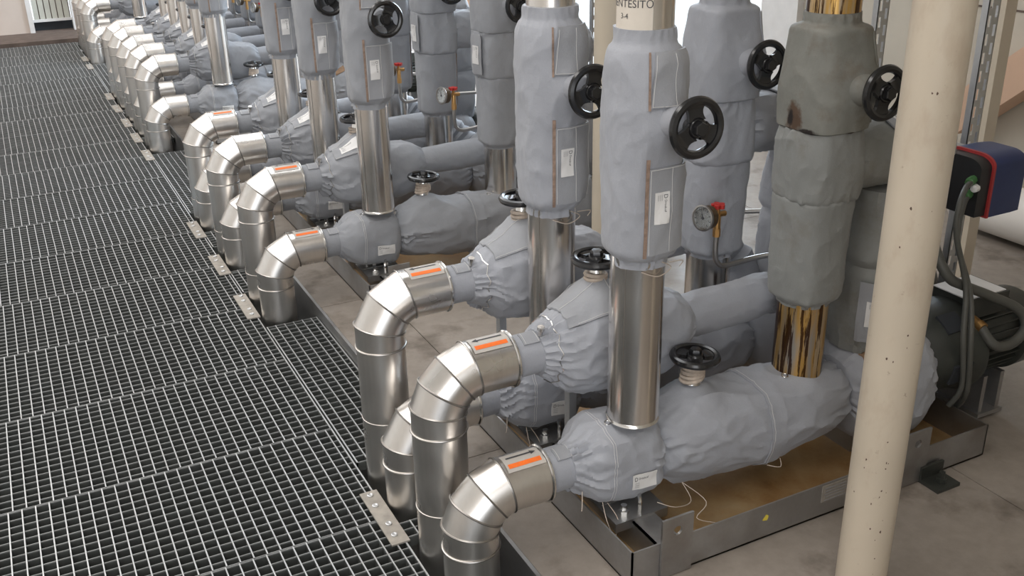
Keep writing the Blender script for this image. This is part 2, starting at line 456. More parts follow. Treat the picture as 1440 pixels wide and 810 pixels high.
# ------------------------------------------------------------------ clad pipe with mitred elbow
def clad_pipe(z, ncorner, sticker, arrow, name='clad_pipe'):
    X0, r, R = .74, .065, .105
    t = thing(name, (X0, 0, -.46))
    th = (pi/2)/ncorner; C = Vector((X0+R, 0, z-R)); rho = R/cos(th/2)
    pts = [Vector((X0, 0, -.46))]
    for k in range(ncorner):
        ph = (k+.5)*th; pts.append(C+Vector((-cos(ph), 0, sin(ph)))*rho)
    pts.append(Vector((.925, 0, z)))
    n = 48
    def circ(d):
        e1 = Vector((0, -1, 0)); e2 = d.cross(e1); return [(e1*cos(2*pi*i/n)+e2*sin(2*pi*i/n)) for i in range(n)]
    dirs = [(pts[i+1]-pts[i]).normalized() for i in range(len(pts)-1)]
    def ring(i, d, rr):
        p = pts[i]
        if i == 0 or i == len(pts)-1: nrm = d
        else: nrm = (dirs[i-1]+dirs[i]).normalized()
        out = []
        for c in circ(d):
            q = p+c*rr; out.append(q-d*((q-p).dot(nrm)/d.dot(nrm)))
        return out
    for i in range(len(pts)-1):
        rr = r+(.0008 if i % 2 else 0.0)
        A, B = ring(i, dirs[i], rr), ring(i+1, dirs[i], rr)
        nm = 'vertical_cladding' if i == 0 else ('horizontal_cladding' if i == len(pts)-2 else 'elbow_segment')
        seg = MB().rings([A, [a.lerp(b, .5) for a, b in zip(A, B)], B], (i == 0, i == len(pts)-2)).build(nm, 'cladding', t)
    def bead(i, d, off=0.0, rb=.0032):
        base = ring(i, d, r+.0012); m = MB(); k = len(base); p = pts[i]
        m.v = []; mm = 6
        for q in base:
            o = (q-p).normalized()
            for jx in range(mm): m.v.append(q+d*off+o*rb*cos(2*pi*jx/mm)+d*rb*sin(2*pi*jx/mm))
        for a in range(k):
            for jx in range(mm): m.f.append((a*mm+jx, ((a+1) % k)*mm+jx, ((a+1) % k)*mm+(jx+1) % mm, a*mm+(jx+1) % mm))
        m.build('seam_bead', 'seam_steel', t)
    for i in range(1, len(pts)-1): bead(i, dirs[i], 0, .0026)
    zc = pts[1].z-.050
    MB().torus((X0, 0, zc), (0, 0, 1), r+.0012, .003).build('seam_bead', 'seam_steel', t)
    if z > .4: MB().torus((X0, 0, zc-.21), (0, 0, 1), r+.0006, .0016).build('seam_bead', 'seam_steel', t)
    MB().lathe([(.92, r+.001), (.9225, r+.0045), (.926, r+.0048), (.9285, r+.002), (.929, .05)], (0, 0, z), (1, 0, 0), n, (False, True)).build('end_rim', 'chrome', t)
    if sticker:
        def strip(x0, x1, a0, a1, lift, mat, nm, par, tri=None):
            m = MB(); k = 10; T = []; F = []
            for i in range(k+1):
                a = a0+(a1-a0)*i/k
                for x in (x0, x1): T.append((x, -(r+lift)*sin(a), z+(r+lift)*cos(a)))
            for i in range(k): F.append((2*i, 2*i+2, 2*i+3, 2*i+1))
            return m.add(T, F).build(nm, mat, par)
        x0, x1 = .822, .916
        st = strip(x0, x1, radians(-12), radians(36), .0022, 'sticker_film', 'flow_sticker', t); tag(st, 'pale sticker with orange band and black flow arrow')
        strip(x0+.006, x1-.006, radians(18), radians(28), .0028, 'orange_band', 'orange_band', st)
        a0 = radians(2); hw = .0035/r
        hx = (x1-.008) if arrow > 0 else (x0+.008); tx = (x0+.010) if arrow > 0 else (x1-.010); mx = hx-arrow*.014
        strip(min(tx, mx), max(tx, mx), a0-hw*.7, a0+hw*.7, .0028, 'ink', 'arrow_shaft', st)
        m = MB(); rr = r+.0029
        m.add([(mx, -rr*sin(a0-2.1*hw), z+rr*cos(a0-2.1*hw)), (hx, -rr*sin(a0), z+rr*cos(a0)), (mx, -rr*sin(a0+2.1*hw), z+rr*cos(a0+2.1*hw))], [(0, 1, 2)]).build('arrow_head', 'ink', st)
    return t

# ------------------------------------------------------------------ one pump set, built about y = 0 (the low line)
def sleeve(x0, x1, z, r, seed, parent, mat, y=0.0):
    j = Jacket((x0, y, z), (x1, y, z), [(0, r, r, 0, 0, 2), (1, r*.98, r*.98, 0, 0, 2)], seed, (.001, .004), (.02, .03), .001, .0015)
    j.mesh(40, 12).build('sleeve', mat, parent)
    s = j.patch(radians(-2), radians(38), .22, .62, .004, .003, 6, 6).build('sleeve_tab', 'fabric_flap', parent)
    j.stitch([(radians(0), .26, radians(36), .26), (radians(0), .58, radians(36), .58)], .0055, .0005).build('stitching', 'stitch', s)

def threads(parent, pts_list):
    for pts in pts_list: MB().tube(smoothpath(pts, 5), .0011, 4).build('loose_thread', 'thread', parent)

def make_set(seed, fab, hot=False, elbow=3, near=False, zt=.45, dT=.17, stick=True):
    D = {}
    ZL = .25
    nu, nv = (96, 72) if near else (64, 44)
    # --- low clad pipe
    D['low_pipe'] = clad_pipe(ZL, elbow, stick, +1)
    # --- strainer
    t = thing('insulated_strainer', (1.1, 0, ZL-.10)); D['strainer'] = t
    sleeve(.927, 1.03, ZL, .053, seed+1, t, fab)
    j = Jacket((.985, 0, ZL), (1.222, 0, ZL-.006), [(0, .054, .054, 0, 0, 2), (.10, .066, .068, 0, 0, 2.2), (.24, .088, .090, .004, 0, 2.8), (.45, .100, .097, .002, 0, 3.2), (.86, .099, .096, -.002, 0, 3.2), (.95, .086, .084, 0, 0, 2.5), (1, .064, .064, 0, 0, 2)],
               seed+2, (.014, .014), (.055, .03), .004, .0055, folds=9)
    j.mesh(nu, nv).build('jacket', fab, t)
    add_label(j, t, radians(104), .68, .098, 0)
    j.stitch([(radians(-25+25*q), .34+.03*(q % 2)*0, radians(0+25*q), .34) for q in range(7)]+[(radians(-25+25*q), .365, radians(0+25*q), .365) for q in range(7)], .0008, .0006).build('stitching', 'stitch', t)
    e = j.at(radians(14), .42, .001); MB().torus(e, (0, -.25, 1), .007, .0016, 16, 6).build('eyelet', 'chrome', t)
    MB().lathe([(0, .010), (.02, .010), (.022, .014), (.034, .014)], (1.215, -.012, ZL+.052), (0, 0, 1), 12).build('vent_plug', 'chrome', t)
    m = MB().box(1.085, 1.165, -.03, .03, ZL-.122, ZL-.117); m.lathe([(0, .012), (.02, .012), (.022, .008), (.03, .008)], (1.125, -.012, ZL-.117), (0, 0, 1), 6)
    m.tube(smoothpath([(1.09, -.02, ZL-.12), (1.09, -.02, ZL-.09), (1.125, -.03, ZL-.07), (1.16, -.02, ZL-.09), (1.16, -.02, ZL-.12)]), .005, 8)
    m.box(1.07, 1.18, -.036, -.030, ZL-.135, ZL-.117)
    m.build('pipe_clamp', 'tray_steel', t)
    if near:
        threads(t, [[(1.0, -.06, .21), (.985, -.085, .185), (.975, -.10, .19)], [(1.06, -.05, .165), (1.05, -.09, .13), (1.06, -.11, .095), (1.075, -.10, .13), (1.07, -.06, .155)]])
    # --- low valve
    t = thing('insulated_valve', (1.5, 0, ZL-.12)); D['low_valve'] = t
    j = Jacket((1.205, 0, ZL-.008), (1.815, 0, ZL-.012), [(0, 0.058, 0.058, 0, 0, 2), (0.035, 0.0774, 0.0774, 0, 0, 2.2), (0.12, 0.0972, 0.099, 0, 0, 2.6), (0.36, 0.1098, 0.1098, -0.004, 0, 2.6), (0.56, 0.1116, 0.1116, -0.008, 0, 2.5), (0.78, 0.1044, 0.1062, -0.006, 0, 2.5), (0.92, 0.09, 0.0936, -0.004, 0, 2.4), (0.98, 0.0738, 0.0765, 0, 0, 2.2), (1, 0.058, 0.0585, 0, 0, 2)],
               seed+3, (.016, .011), (.05, .05), .005, .0085, bulges=((0, .24, .55, .10, .035),), folds=11, cscale=10)
    j.mesh(nu+16, nv+16).build('jacket', fab, t)
    sk = j.patch(radians(-180), radians(180), .50, .58, .005, .004, 72, 6).build('overlap_hem', fab, t)
    j.stitch([(radians(-170+34*q), .51, radians(-136+34*q), .51) for q in range(10)], .0062, .0006).build('stitching', 'stitch', sk)
    e = j.at(radians(18), .66, .001); MB().torus(e, (0, -.15, 1), .008, .0018, 16, 6).build('eyelet', 'chrome', t)
    xw = 1.35
    MB().tube([(xw-.006, 0, ZL+.13), (xw-.003, 0, ZL+.165), (xw, 0, ZL+.19)], [.026, .020, .015], 14).build('valve_stem', 'chrome', t)
    m = MB()
    for k in range(4): m.torus((xw-.006+.001*k, 0, ZL+.142+.008*k), (.12*(k-1.5), .1, 1), .027-.001*k, .0055, 22, 6)
    m.build('bonnet_strap', 'strap_beige', t)
    handwheel(t, (xw, 0, ZL+.198), (.02, -.03, 1), spin=.5+seed)
    if near:
        threads(t, [[(1.27, -.08, .16), (1.27, -.12, .13), (1.21, -.14, .145), (1.17, -.12, .16)], [(1.27, -.08, .16), (1.30, -.14, .13), (1.25, -.17, .12), (1.29, -.19, .105)], [(1.56, -.10, .15), (1.545, -.12, .14), (1.51, -.11, .15)]])
    # --- pump, motor
    t = thing('circulation_pump', (1.96, 0, .05)); D['pump'] = t
    fb = 'fabric_dirty' if hot else fab
    j = Jacket((1.805, 0, ZL), (2.085, 0, ZL), [(0, .08, .085, 0, 0, 2), (.12, .13, .135, -.01, 0, 2.3), (.40, .165, .165, -.012, 0, 2.6), (.70, .165, .160, -.012, 0, 2.6), (.90, .135, .135, -.006, 0, 2.3), (1, .09, .09, 0, 0, 2)],
               seed+5, (.012, .012), (.05, .05), .006, .006, folds=10)
    j.mesh(nu, nv).build('jacket', fab, t)
    j.patch(radians(24), radians(40), .10, .30, .006, .003, 6, 8).build('tape_patch', 'cardboard', t)
    NX = 1.905 if hot else 2.0
    k = Jacket((NX, 0, .36), (NX, 0, .80), [(0, .085, .09, 0, 0, 2.4), (.2, .10, .10, 0, 0, 3), (.5, .098, .098, 0, 0, 3), (.55, .088, .09, 0, 0, 3), (.6, .10, .10, 0, 0, 3), (1, .085, .085, 0, 0, 2.6)],
               seed+6, (.012, .01), (.04, .04), .006, .006, e1=(0, -1, 0))
    k.mesh(56, 40).build('neck_jacket', fb, t)
    k.patch(radians(-58), radians(-18), .10, .48, .010, .004, 8, 8).build('flap', 'fabric_flap', t)
    add_label(k, t, radians(-38), .29, .10, 1, lift=.0125)
    m = MB().lathe([(2.07, .085), (2.10, .10), (2.13, .118), (2.20, .122), (2.235, .136), (2.25, .136)], (0, 0, .27), (1, 0, 0), 40)
    m.build('motor_adapter', 'motor_green', t)
    m = MB()
    for q in range(5):
        an = 2*pi*q/5+.55
        mm = Matrix.Translation((0, 0, .27)) @ Matrix.Rotation(an, 4, 'X')
        MB().box(2.135, 2.205, -.03, .03, .108, .1235, mm).build('adapter_opening', 'dark_gap', t, smooth=False)
    m = MB().lathe([(2.25, .096), (2.44, .096)], (0, 0, .27), (1, 0, 0), 40)
    for q in range(28):
        an = 2*pi*q/28
        mm = Matrix.Translation((0, 0, .27)) @ Matrix.Rotation(an, 4, 'X')
        m.box(2.265, 2.43, -.0018, .0018, .09, .108, mm)
    m.build('motor_body', 'motor_green', t)
    MB().lathe([(2.425, .108), (2.43, .118), (2.50, .116), (2.53, .100), (2.545, .06), (2.547, .0)], (0, 0, .27), (1, 0, 0), 40).build('fan_cover', 'motor_green', t)
    b = MB().box(2.235, 2.385, -.065, .065, .365, .425).build('terminal_box', 'motor_green', t, smooth=False)
    MB().box(2.225, 2.375, -.06, .06, .4255, .4285).build('paper_sheet', 'label_white', b, smooth=False)
    MB().lathe([(0, .013), (.03, .013), (.032, .016), (.05, .016)], (2.24, -.062, .375), (0, -1, -.35), 10).build('cable_gland', 'brass', b)
    m = MB().box(2.30, 2.40, -.10, .10, .052, .064).box(2.31, 2.325, -.09, .09, .06, .18).box(2.38, 2.395, -.09, .09, .06, .18)
    m.build('motor_foot', 'tray_steel', t, smooth=False)
    YR = -.04
    # --- riser
    t = thing('riser_pipe', (1.147, YR, .36)); D['riser'] = t
    MB().lathe([(.364, .060), (.79, .060)], (1.147, YR, 0), (0, 0, 1), 48).build('lower_cladding', 'riser_steel', t)
    MB().lathe([(1.18, .0575), (2.3, .0575)], (1.147, YR, 0), (0, 0, 1), 48).build('upper_cladding', 'riser_steel', t)
    MB().lathe([(.361, .05), (.360, .0615), (.363, .0635), (.367, .062), (.369, .060)], (1.147, YR, 0), (0, 0, 1), 48, (True, False)).build('end_rim', 'chrome', t)
    MB().tube([(1.095, YR-.0312, .37), (1.095, YR-.0312, .77)], .001, 4).build('lap_seam', 'seam_steel', t)
    # --- riser valve
    t = thing('insulated_riser_valve', (1.147, YR, .75)); D['riser_valve'] = t
    j = Jacket((1.147, YR, .752), (1.147, YR, 1.252), [(0, 0.0615, 0.0615, 0, 0, 2), (0.035, 0.0615, 0.0615, 0, 0, 2.1), (0.055, 0.0714, 0.0714, 0, 0, 2.4), (0.09, 0.0769, 0.0769, 0, 0, 2.6), (0.5, 0.079, 0.0782, 0, 0, 2.7), (0.86, 0.0756, 0.0756, 0, 0, 2.6), (0.92, 0.0697, 0.0697, 0, 0, 2.4), (0.945, 0.0615, 0.0615, 0, 0, 2.1), (1, 0.0615, 0.0615, 0, 0, 2)],
               seed+8, (.009, .006), (.022, .02), .005, .0042, bulges=((.1, .63, .45, .10, .024),), e1=(0, -1, 0), folds=10)
    j.mesh(nu, nv+8).build('jacket', fab, t)
    f1 = j.patch(radians(-22), radians(58), .085, .46, .006, .004, 12, 14).build('lower_flap', 'fabric_flap', t)
    j.stitch([(radians(-20), .09, radians(-20), .455), (radians(56), .09, radians(56), .455), (radians(-20), .455, radians(56), .455), (radians(14), .09, radians(14), .455)], .0068, .0006).build('stitching', 'stitch', f1)
    j.patch(radians(-27), radians(-22), .07, .50, .0035, .003, 4, 14).build('hook_tape', 'hook_tape', t)
    f2 = j.patch(radians(-24), radians(48), .71, .92, .006, .004, 10, 10, .12).build('upper_flap', 'fabric_flap', t)
    j.stitch([(radians(-22), .715, radians(-15), .91), (radians(10), .715, radians(17), .91), (radians(-22), .715, radians(46), .715)], .0068, .0006).build('stitching', 'stitch', f2)
    j.patch(radians(-27), radians(-24), .70, .92, .004, .003, 3, 10).build('hook_tape', 'hook_tape', t)
    add_label(j, t, radians(-2), .29, .085, 1, lift=.0080)
    MB().lathe([(.05, .038), (.085, .036), (.105, .033), (.122, .027), (.128, .016)], (1.147, YR, 1.075), (.16, -1, 0), 28).build('bonnet_sleeve', fab, t)
    MB().lathe([(.11, .014), (.152, .012)], (1.147, YR, 1.075), (.16, -1, 0), 14).build('valve_stem', 'rubber', t)
    handwheel(t, (1.171, YR-.152, 1.075), (-.05, -1, .04), spin=.9+seed*1.3)
    if near:
        threads(t, [[(1.167, -0.102, .765), (1.197, -0.095, .745), (1.157, -0.106, .735), (1.117, -0.100, .75)], [(1.187, -0.100, .76), (1.227, -0.095, .755), (1.222, -0.090, .74)]])
    # --- stack
    SX = 1.68
    t = thing('stack_pipe', (SX, 0, .31)); D['stack'] = t
    ms = 'burnt_steel' if hot else 'riser_steel'
    MB().lathe([(.315, .060), (.318, .063), (.57, .063)], (SX, 0, 0), (0, 0, 1), 48).build('lower_cladding', ms, t)
    MB().lathe([(1.16, .060), (2.3, .060)], (SX, 0, 0), (0, 0, 1), 48).build('upper_cladding', ms, t)
    MB().torus((SX, 0, .318), (0, 0, 1), .063, .003).build('end_rim', 'seam_steel', t)
    # lower stack jacket
    t = thing('insulation_jacket', (SX, 0, .53)); D['stack_low'] = t
    fs_ = 'fabric_dirty' if hot else fab
    j = Jacket((SX, 0, .525), (SX, 0, .812), [(0, 0.0645, 0.0645, 0, 0, 2), (0.03, 0.0645, 0.0645, 0, 0, 2.2), (0.07, 0.0748, 0.0748, 0, 0, 3.2), (0.12, 0.0774, 0.0774, 0, 0, 3.4), (0.5, 0.0791, 0.0783, 0, 0, 3.4), (0.95, 0.0826, 0.0817, 0, 0, 3.4), (0.985, 0.0774, 0.0765, 0, 0, 3.4), (1, 0.0671, 0.0671, 0, 0, 3)], seed+10, (.007, .004), (.025, .015), .004, .0035, e1=(0, -1, 0), folds=8)
    j.mesh(nu, nv).build('jacket', fs_, t)
    j.patch(radians(62), radians(74), .05, .98, .004, .003, 4, 12).build('hook_tape', 'hook_tape', t)
    j.patch(radians(74), radians(100), .05, .98, .012, .004, 6, 12).build('closing_flap', fs_, t)
    # middle jacket with the branch
    t = thing('insulated_branch', (SX, 0, .80)); D['branch'] = t
    j = Jacket((SX, 0, .795), (SX, 0, .985), [(0, 0.0688, 0.0688, 0, 0, 3), (0.04, 0.0826, 0.0817, 0, 0, 3.4), (0.15, 0.0877, 0.086, 0, 0, 3.4), (0.5, 0.0903, 0.0877, 0, 0, 3.4), (0.9, 0.0843, 0.0826, 0, 0, 3.4), (0.97, 0.0774, 0.0757, 0, 0, 3.2), (1, 0.066, 0.066, 0, 0, 2.8)], seed+11, (.006, .008), (.02, .03), .005, .0045, e1=(0, -1, 0), folds=9)
    j.mesh(nu, nv).build('jacket', fs_, t)
    if not near:
        fl = j.patch(radians(-100), radians(-62), .12, .90, .012, .004, 8, 10).build('closing_flap', 'fabric_flap', t)
        add_label(j, t, radians(-80), .5, .09, 1, lift=.0145)
    k = Jacket((SX+.06, 0, .885), (2.075, 0, .885), [(0, .07, .07, 0, 0, 2), (.08, .078, .078, 0, 0, 2.2), (.6, .080, .080, 0, 0, 2.4), (.93, .078, .078, 0, 0, 2.4), (1, .06, .06, 0, 0, 2)], seed+12, (.010, .006), (.03, .02), .005, .006, folds=9)
    k.mesh(56, 44).build('branch_jacket', fs_, t)
    fl = k.patch(radians(-25), radians(40), .34, .80, .009, .004, 10, 8).build('flap', 'fabric_flap', t)
    add_label(k, t, radians(24), .52, .082, 0, lift=.0115)
    # upper jacket = shut-off valve
    t = thing('insulated_stack_valve', (SX, 0, .97)); D['stack_valve'] = t
    mat = 'fabric_scorched' if hot else fab
    j = Jacket((SX, 0, .968), (SX, 0, 1.235), [(0, 0.0766, 0.0748, 0, 0, 3.4), (0.03, 0.0896, 0.0861, 0, 0, 3.8), (0.3, 0.0914, 0.087, 0, 0, 3.8), (0.8, 0.0792, 0.0783, 0, 0, 3.8), (0.88, 0.0748, 0.0748, 0, 0, 3.4), (0.91, 0.063, 0.063, 0, 0, 2.2), (1, 0.063, 0.063, 0, 0, 2)], seed+13, (.003, .006), (.015, .014), .003, .0028, bulges=((.25, .40, .5, .2, .026),), e1=(0, -1, 0), folds=8)
    j.mesh(nu, nv).build('jacket', mat, t)
    j.patch(radians(38), radians(48), .08, .84, .003, .003, 4, 12).build('closing_flap', mat, t)
    MB().lathe([(.05, .042), (.09, .040), (.112, .035), (.128, .027), (.134, .018)], (SX, 0, 1.072), (.16, -1, 0), 28).build('bonnet_sleeve', mat, t)
    MB().lathe([(.12, .013), (.16, .012)], (SX, 0, 1.075), (.16, -1, 0), 14).build('valve_stem', 'rubber', t)
    handwheel(t, (SX+.022, -.158, 1.075), (-.02, -1, .04), spin=.2+seed*.7)
    # --- gauge
    t = thing('pressure_gauge', (1.60, .245, .55)); D['gauge'] = t
    gx, gy, gz = 1.548, .252, .690
    gax = Vector((-.97, -.20, .10)).normalized(); gc = Vector((gx, gy, gz))
    ca = MB().lathe([(-.030, .012), (-.0295, .026), (-.024, .031), (0, .032), (.002, .032)], gc, gax, 36).build('gauge_case', 'case_bronze', t)
    MB().lathe([(-.003, .0335), (.001, .0355), (.005, .0345), (.006, .031), (.0015, .0295)], gc, gax, 36, (False, False)).build('bezel', 'seam_steel', ca)
    MB().lathe([(.0, .030), (.002, .030)], gc, gax, 36).build('dial', 'dial', ca)
    e1, e2 = frame(gax); m = MB(); cc = gc+gax*.0028
    m.add([cc+e1*.022+e2*.008, cc-e1*.004+e2*.002, cc-e1*.002-e2*.003], [(0, 1, 2)])
    m.lathe([(.0, .004), (.002, .003)], cc, gax, 10)
    for q in range(9):
        an = radians(-135+270*q/8); d = e1*cos(an)+e2*sin(an); w = gax.cross(d)
        m.add([cc+d*.021+w*.001, cc+d*.027+w*.001, cc+d*.027-w*.001, cc+d*.021-w*.001], [(0, 1, 2, 3)])
    m.build('needle', 'ink', ca, smooth=False)
    bx = Vector((1.605, .265, gz-.004))
    MB().lathe([(-.028, .008), (.0, .008)], bx-gax*.0, gax, 10).lathe([(0, .009), (.04, .009), (.045, .007), (.05, .007)], bx-Vector((0, 0, .045)), (0, 0, 1), 12).lathe([(0, .0105), (.022, .0105)], bx-Vector((0, 0, .062)), (0, 0, 1), 6).lathe([(.0, .006), (.022, .006)], bx, (0, 0, 1), 10).tube([gc-gax*.028, bx], .007, 10).build('brass_cock', 'brass', t)
    m = MB().lathe([(.020, .008), (.030, .008)], bx, (0, 0, 1), 10)
    for q in range(5):
        an = 2*pi*q/5; m.lathe([(.019, .0075), (.029, .0075)], bx+Vector((cos(an), sin(an), 0))*.012, (0, 0, 1), 10)
    m.build('tap_handle', 'tap_red', t)
    MB().tube(smoothpath([bx-Vector((0, 0, .06)), bx-Vector((0, 0, .11)), bx+Vector((.008, 0, -.138)), bx+Vector((.035, -.003, -.152)), bx+Vector((.12, -.02, -.14)), (1.80, .20, .56), (1.92, .10, .575), (1.96, .06, .58)], 6), .0075, 10).build('impulse_tube', 'seam_steel', t)
    # --- drive, strut, cables
    t = thing('frequency_drive', (2.31, .03, .665)); D['drive'] = t
    prof = []
    y0, y1, z0, z1 = -.045, .115, .655, .822
    for i in range(9): a = pi/2*i/8; prof.append((y1-.045+.045*sin(a), z1-.03+.03*cos(a)))
    prof = [(y0, z0), (y0, z1-.03)] + [(y0+.05-.05*cos(pi/2*i/8), z1-.03+.03*sin(pi/2*i/8)) for i in range(1, 9)] + prof + [(y1, z0)]
    MB().rings([[Vector((x, y, z)) for y, z in prof] for x in (2.262, 2.35)] + [[Vector((2.385, y*.96+.001, z*.985+.01)) for y, z in prof]]).build('housing', 'drive_blue', t)
    MB().rings([[Vector((x, (y-.035)*1.015+.035, (z-.738)*1.02+.738)) for y, z in prof] for x in (2.255, 2.263)]).build('trim_band', 'trim_red', t)
    MB().rings([[Vector((x, (y-.035)*.93+.035, (z-.738)*.93+.738)) for y, z in prof] for x in (2.215, 2.256)]).build('terminal_base', 'drive_black', t)
    for (yy, zz) in ((-.02, .762), (-.015, .722)):
        MB().lathe([(0, .012), (.022, .012), (.024, .009), (.03, .009)], (2.216, yy, zz), (-1, -.2, -.15), 8).build('cable_gland', 'gland_green', t)
    MB().lathe([(0, .011), (.014, .010), (.016, .006)], (2.216, -.032, .742), (-1, -.2, 0), 12).build('blank_plug', 'label_white', t)
    MB().box(2.27, 2.36, .113, .165, .70, .80).build('wall_bracket', 'tray_steel', t, smooth=False)
    t = thing('mounting_strut', (2.42, .18, .04)); D['strut'] = t
    m = MB(); xs0, xs1, ya, yb = 2.40, 2.445, .165, .187
    m.box(xs0, xs0+.002, ya, yb, .045, 2.4).box(xs1-.002, xs1, ya, yb, .045, 2.4)
    # slotted face built around the slots
    cw = (xs1-xs0)/2
    for c_ in range(2):
        a = xs0+c_*cw; b_ = a+cw; p = .050; z = .045+(0 if c_ == 0 else .025)
        m.box(a, a+.0065, ya, ya+.002, .045, 2.4); m.box(b_-.0065, b_, ya, ya+.002, .045, 2.4)
        if c_: m.box(a+.0065, b_-.0065, ya, ya+.002, .045, z)
        while z < 2.35: m.box(a+.0065, b_-.0065, ya, ya+.002, z, z+.019); z += p
    m.build('slotted_channel', 'galvanised', t, smooth=False)
    MB().box(2.36, 2.48, .12, .24, .04, .046).build('base_plate', 'tray_steel', t, smooth=False)
    for q, pts in enumerate(([(2.205, -.024, .758), (2.165, -.040, .752), (2.125, -.060, .715), (2.122, -.068, .640), (2.165, -.090, .490), (2.135, -.130, .376), (2.152, -.140, .219), (2.140, -.120, .150)],
                             [(2.205, -.019, .718), (2.175, -.034, .705), (2.142, -.055, .660), (2.140, -.066, .600), (2.180, -.095, .470), (2.155, -.140, .360), (2.170, -.145, .200), (2.200, -.100, .120)],
                             [(2.160, .060, .640), (2.120, -.02, .570), (2.130, -.060, .515), (2.185, -.068, .482), (2.278, -.085, .438), (2.362, -.115, .392), (2.375, -.140, .345), (2.320, -.145, .308), (2.255, -.140, .318), (2.240, -.100, .360)])):
        D['cable%d' % q] = MB().tube(smoothpath(pts, 7), (.0075, .0075, .014)[q], 10).build('power_cable', 'cable_grey', None, origin=(2.2, 0, .1))
    # --- tall line (z and y are shifted per set; built at zt, dT)
    D['tall_pipe'] = clad_pipe(zt, elbow, stick, -1)
    t = thing('insulated_globe_valve', (1.2, 0, zt-.10)); D['tall_valve'] = t
    sleeve(.927, 1.035, zt, .052, seed+20, t, fab)
    j = Jacket((.995, 0, zt), (1.425, 0, zt-.01), [(0, .056, .056, 0, 0, 2), (.07, .074, .072, 0, 0, 2.2), (.17, .100, .092, -.008, 0, 2.7), (.40, .110, .098, -.010, 0, 3.0), (.72, .108, .096, -.010, 0, 3.0), (.90, .092, .086, -.004, 0, 2.6), (.97, .068, .066, 0, 0, 2.2), (1, .056, .056, 0, 0, 2)],
               seed+21, (.020, .012), (.06, .04), .004, .006, bulges=((0, .40, .60, .16, .062),), folds=10)
    j.mesh(nu+8, nv+12).build('jacket', fab, t)
    fl = j.patch(radians(-26), radians(40), .13, .40, .007, .004, 12, 12).build('flap', 'fabric_flap', t)
    tag(fl, 'stitched closing flap')
    j.stitch([(radians(-24), .135, radians(-24), .395), (radians(38), .135, radians(38), .395), (radians(-24), .395, radians(38), .395), (radians(7), .135, radians(7), .395)], .0085, .0006).build('stitching', 'stitch', fl)
    if not near: add_label(j, t, radians(24), .27, .115, 0, lift=.0095)
    xw = 1.165
    MB().tube([(xw, 0, zt+.135), (xw, 0, zt+.17), (xw, 0, zt+.20)], [.026, .020, .013], 14).build('valve_stem', 'chrome', t)
    m = MB()
    for k in range(3): m.torus((xw-.002, 0, zt+.150+.009*k), (.1*(k-1), .08, 1), .025, .005, 22, 6)
    m.build('bonnet_strap', 'strap_beige', t)
    handwheel(t, (xw, 0, zt+.208), (-.02, -.02, 1), spin=.1+seed)
    MB().lathe([(0, .006), (.016, .006), (.017, .009), (.026, .009)], (1.0, -.02, zt+.05), (0, -.2, 1), 10).build('vent_plug', 'chrome', t)
    MB().tube([j.at(2*pi*i/24, .075+.012*sin(3*i), .003) for i in range(25)], .0016, 5).build('tie_wire', 'chrome', t)
    MB().box(1.085, 1.105, -.012, .012, .046, zt-.09).build('support_leg', 'galvanised', t, smooth=False)
    t = thing('insulated_pipe', (1.6, 0, zt-.06)); D['bridge'] = t
    j = Jacket((1.395, 0, zt-.006), (1.735, 0, zt+.004), [(0, .050, .050, 0, 0, 2), (.06, .055, .055, 0, 0, 2), (.5, .057, .057, 0, 0, 2), (.9, .055, .055, 0, 0, 2), (1, .040, .040, 0, 0, 2)], seed+22, (.004, .008), (.02, .04), .003, .0045 if near else .002)
    j.mesh(56, 44).build('jacket', fab, t)
    pth = smoothpath([(1.70, 0, zt), (1.76, -.005, zt-.006), (1.82, -.03, zt-.04), (1.87, -.07, zt-.10), (1.90, -.10, .30)], 5)
    m = MB().tube(pth, [.045+.012*abs(sin(i*1.7)) for i in range(len(pth))], 20); m.build('elbow_jacket', fab, t)
    if near: MB().tube([j.at(2*pi*i/24, .05+.012*sin(2*i), .003) for i in range(25)], .0016, 5).build('tie_wire', 'chrome', t)
    return D

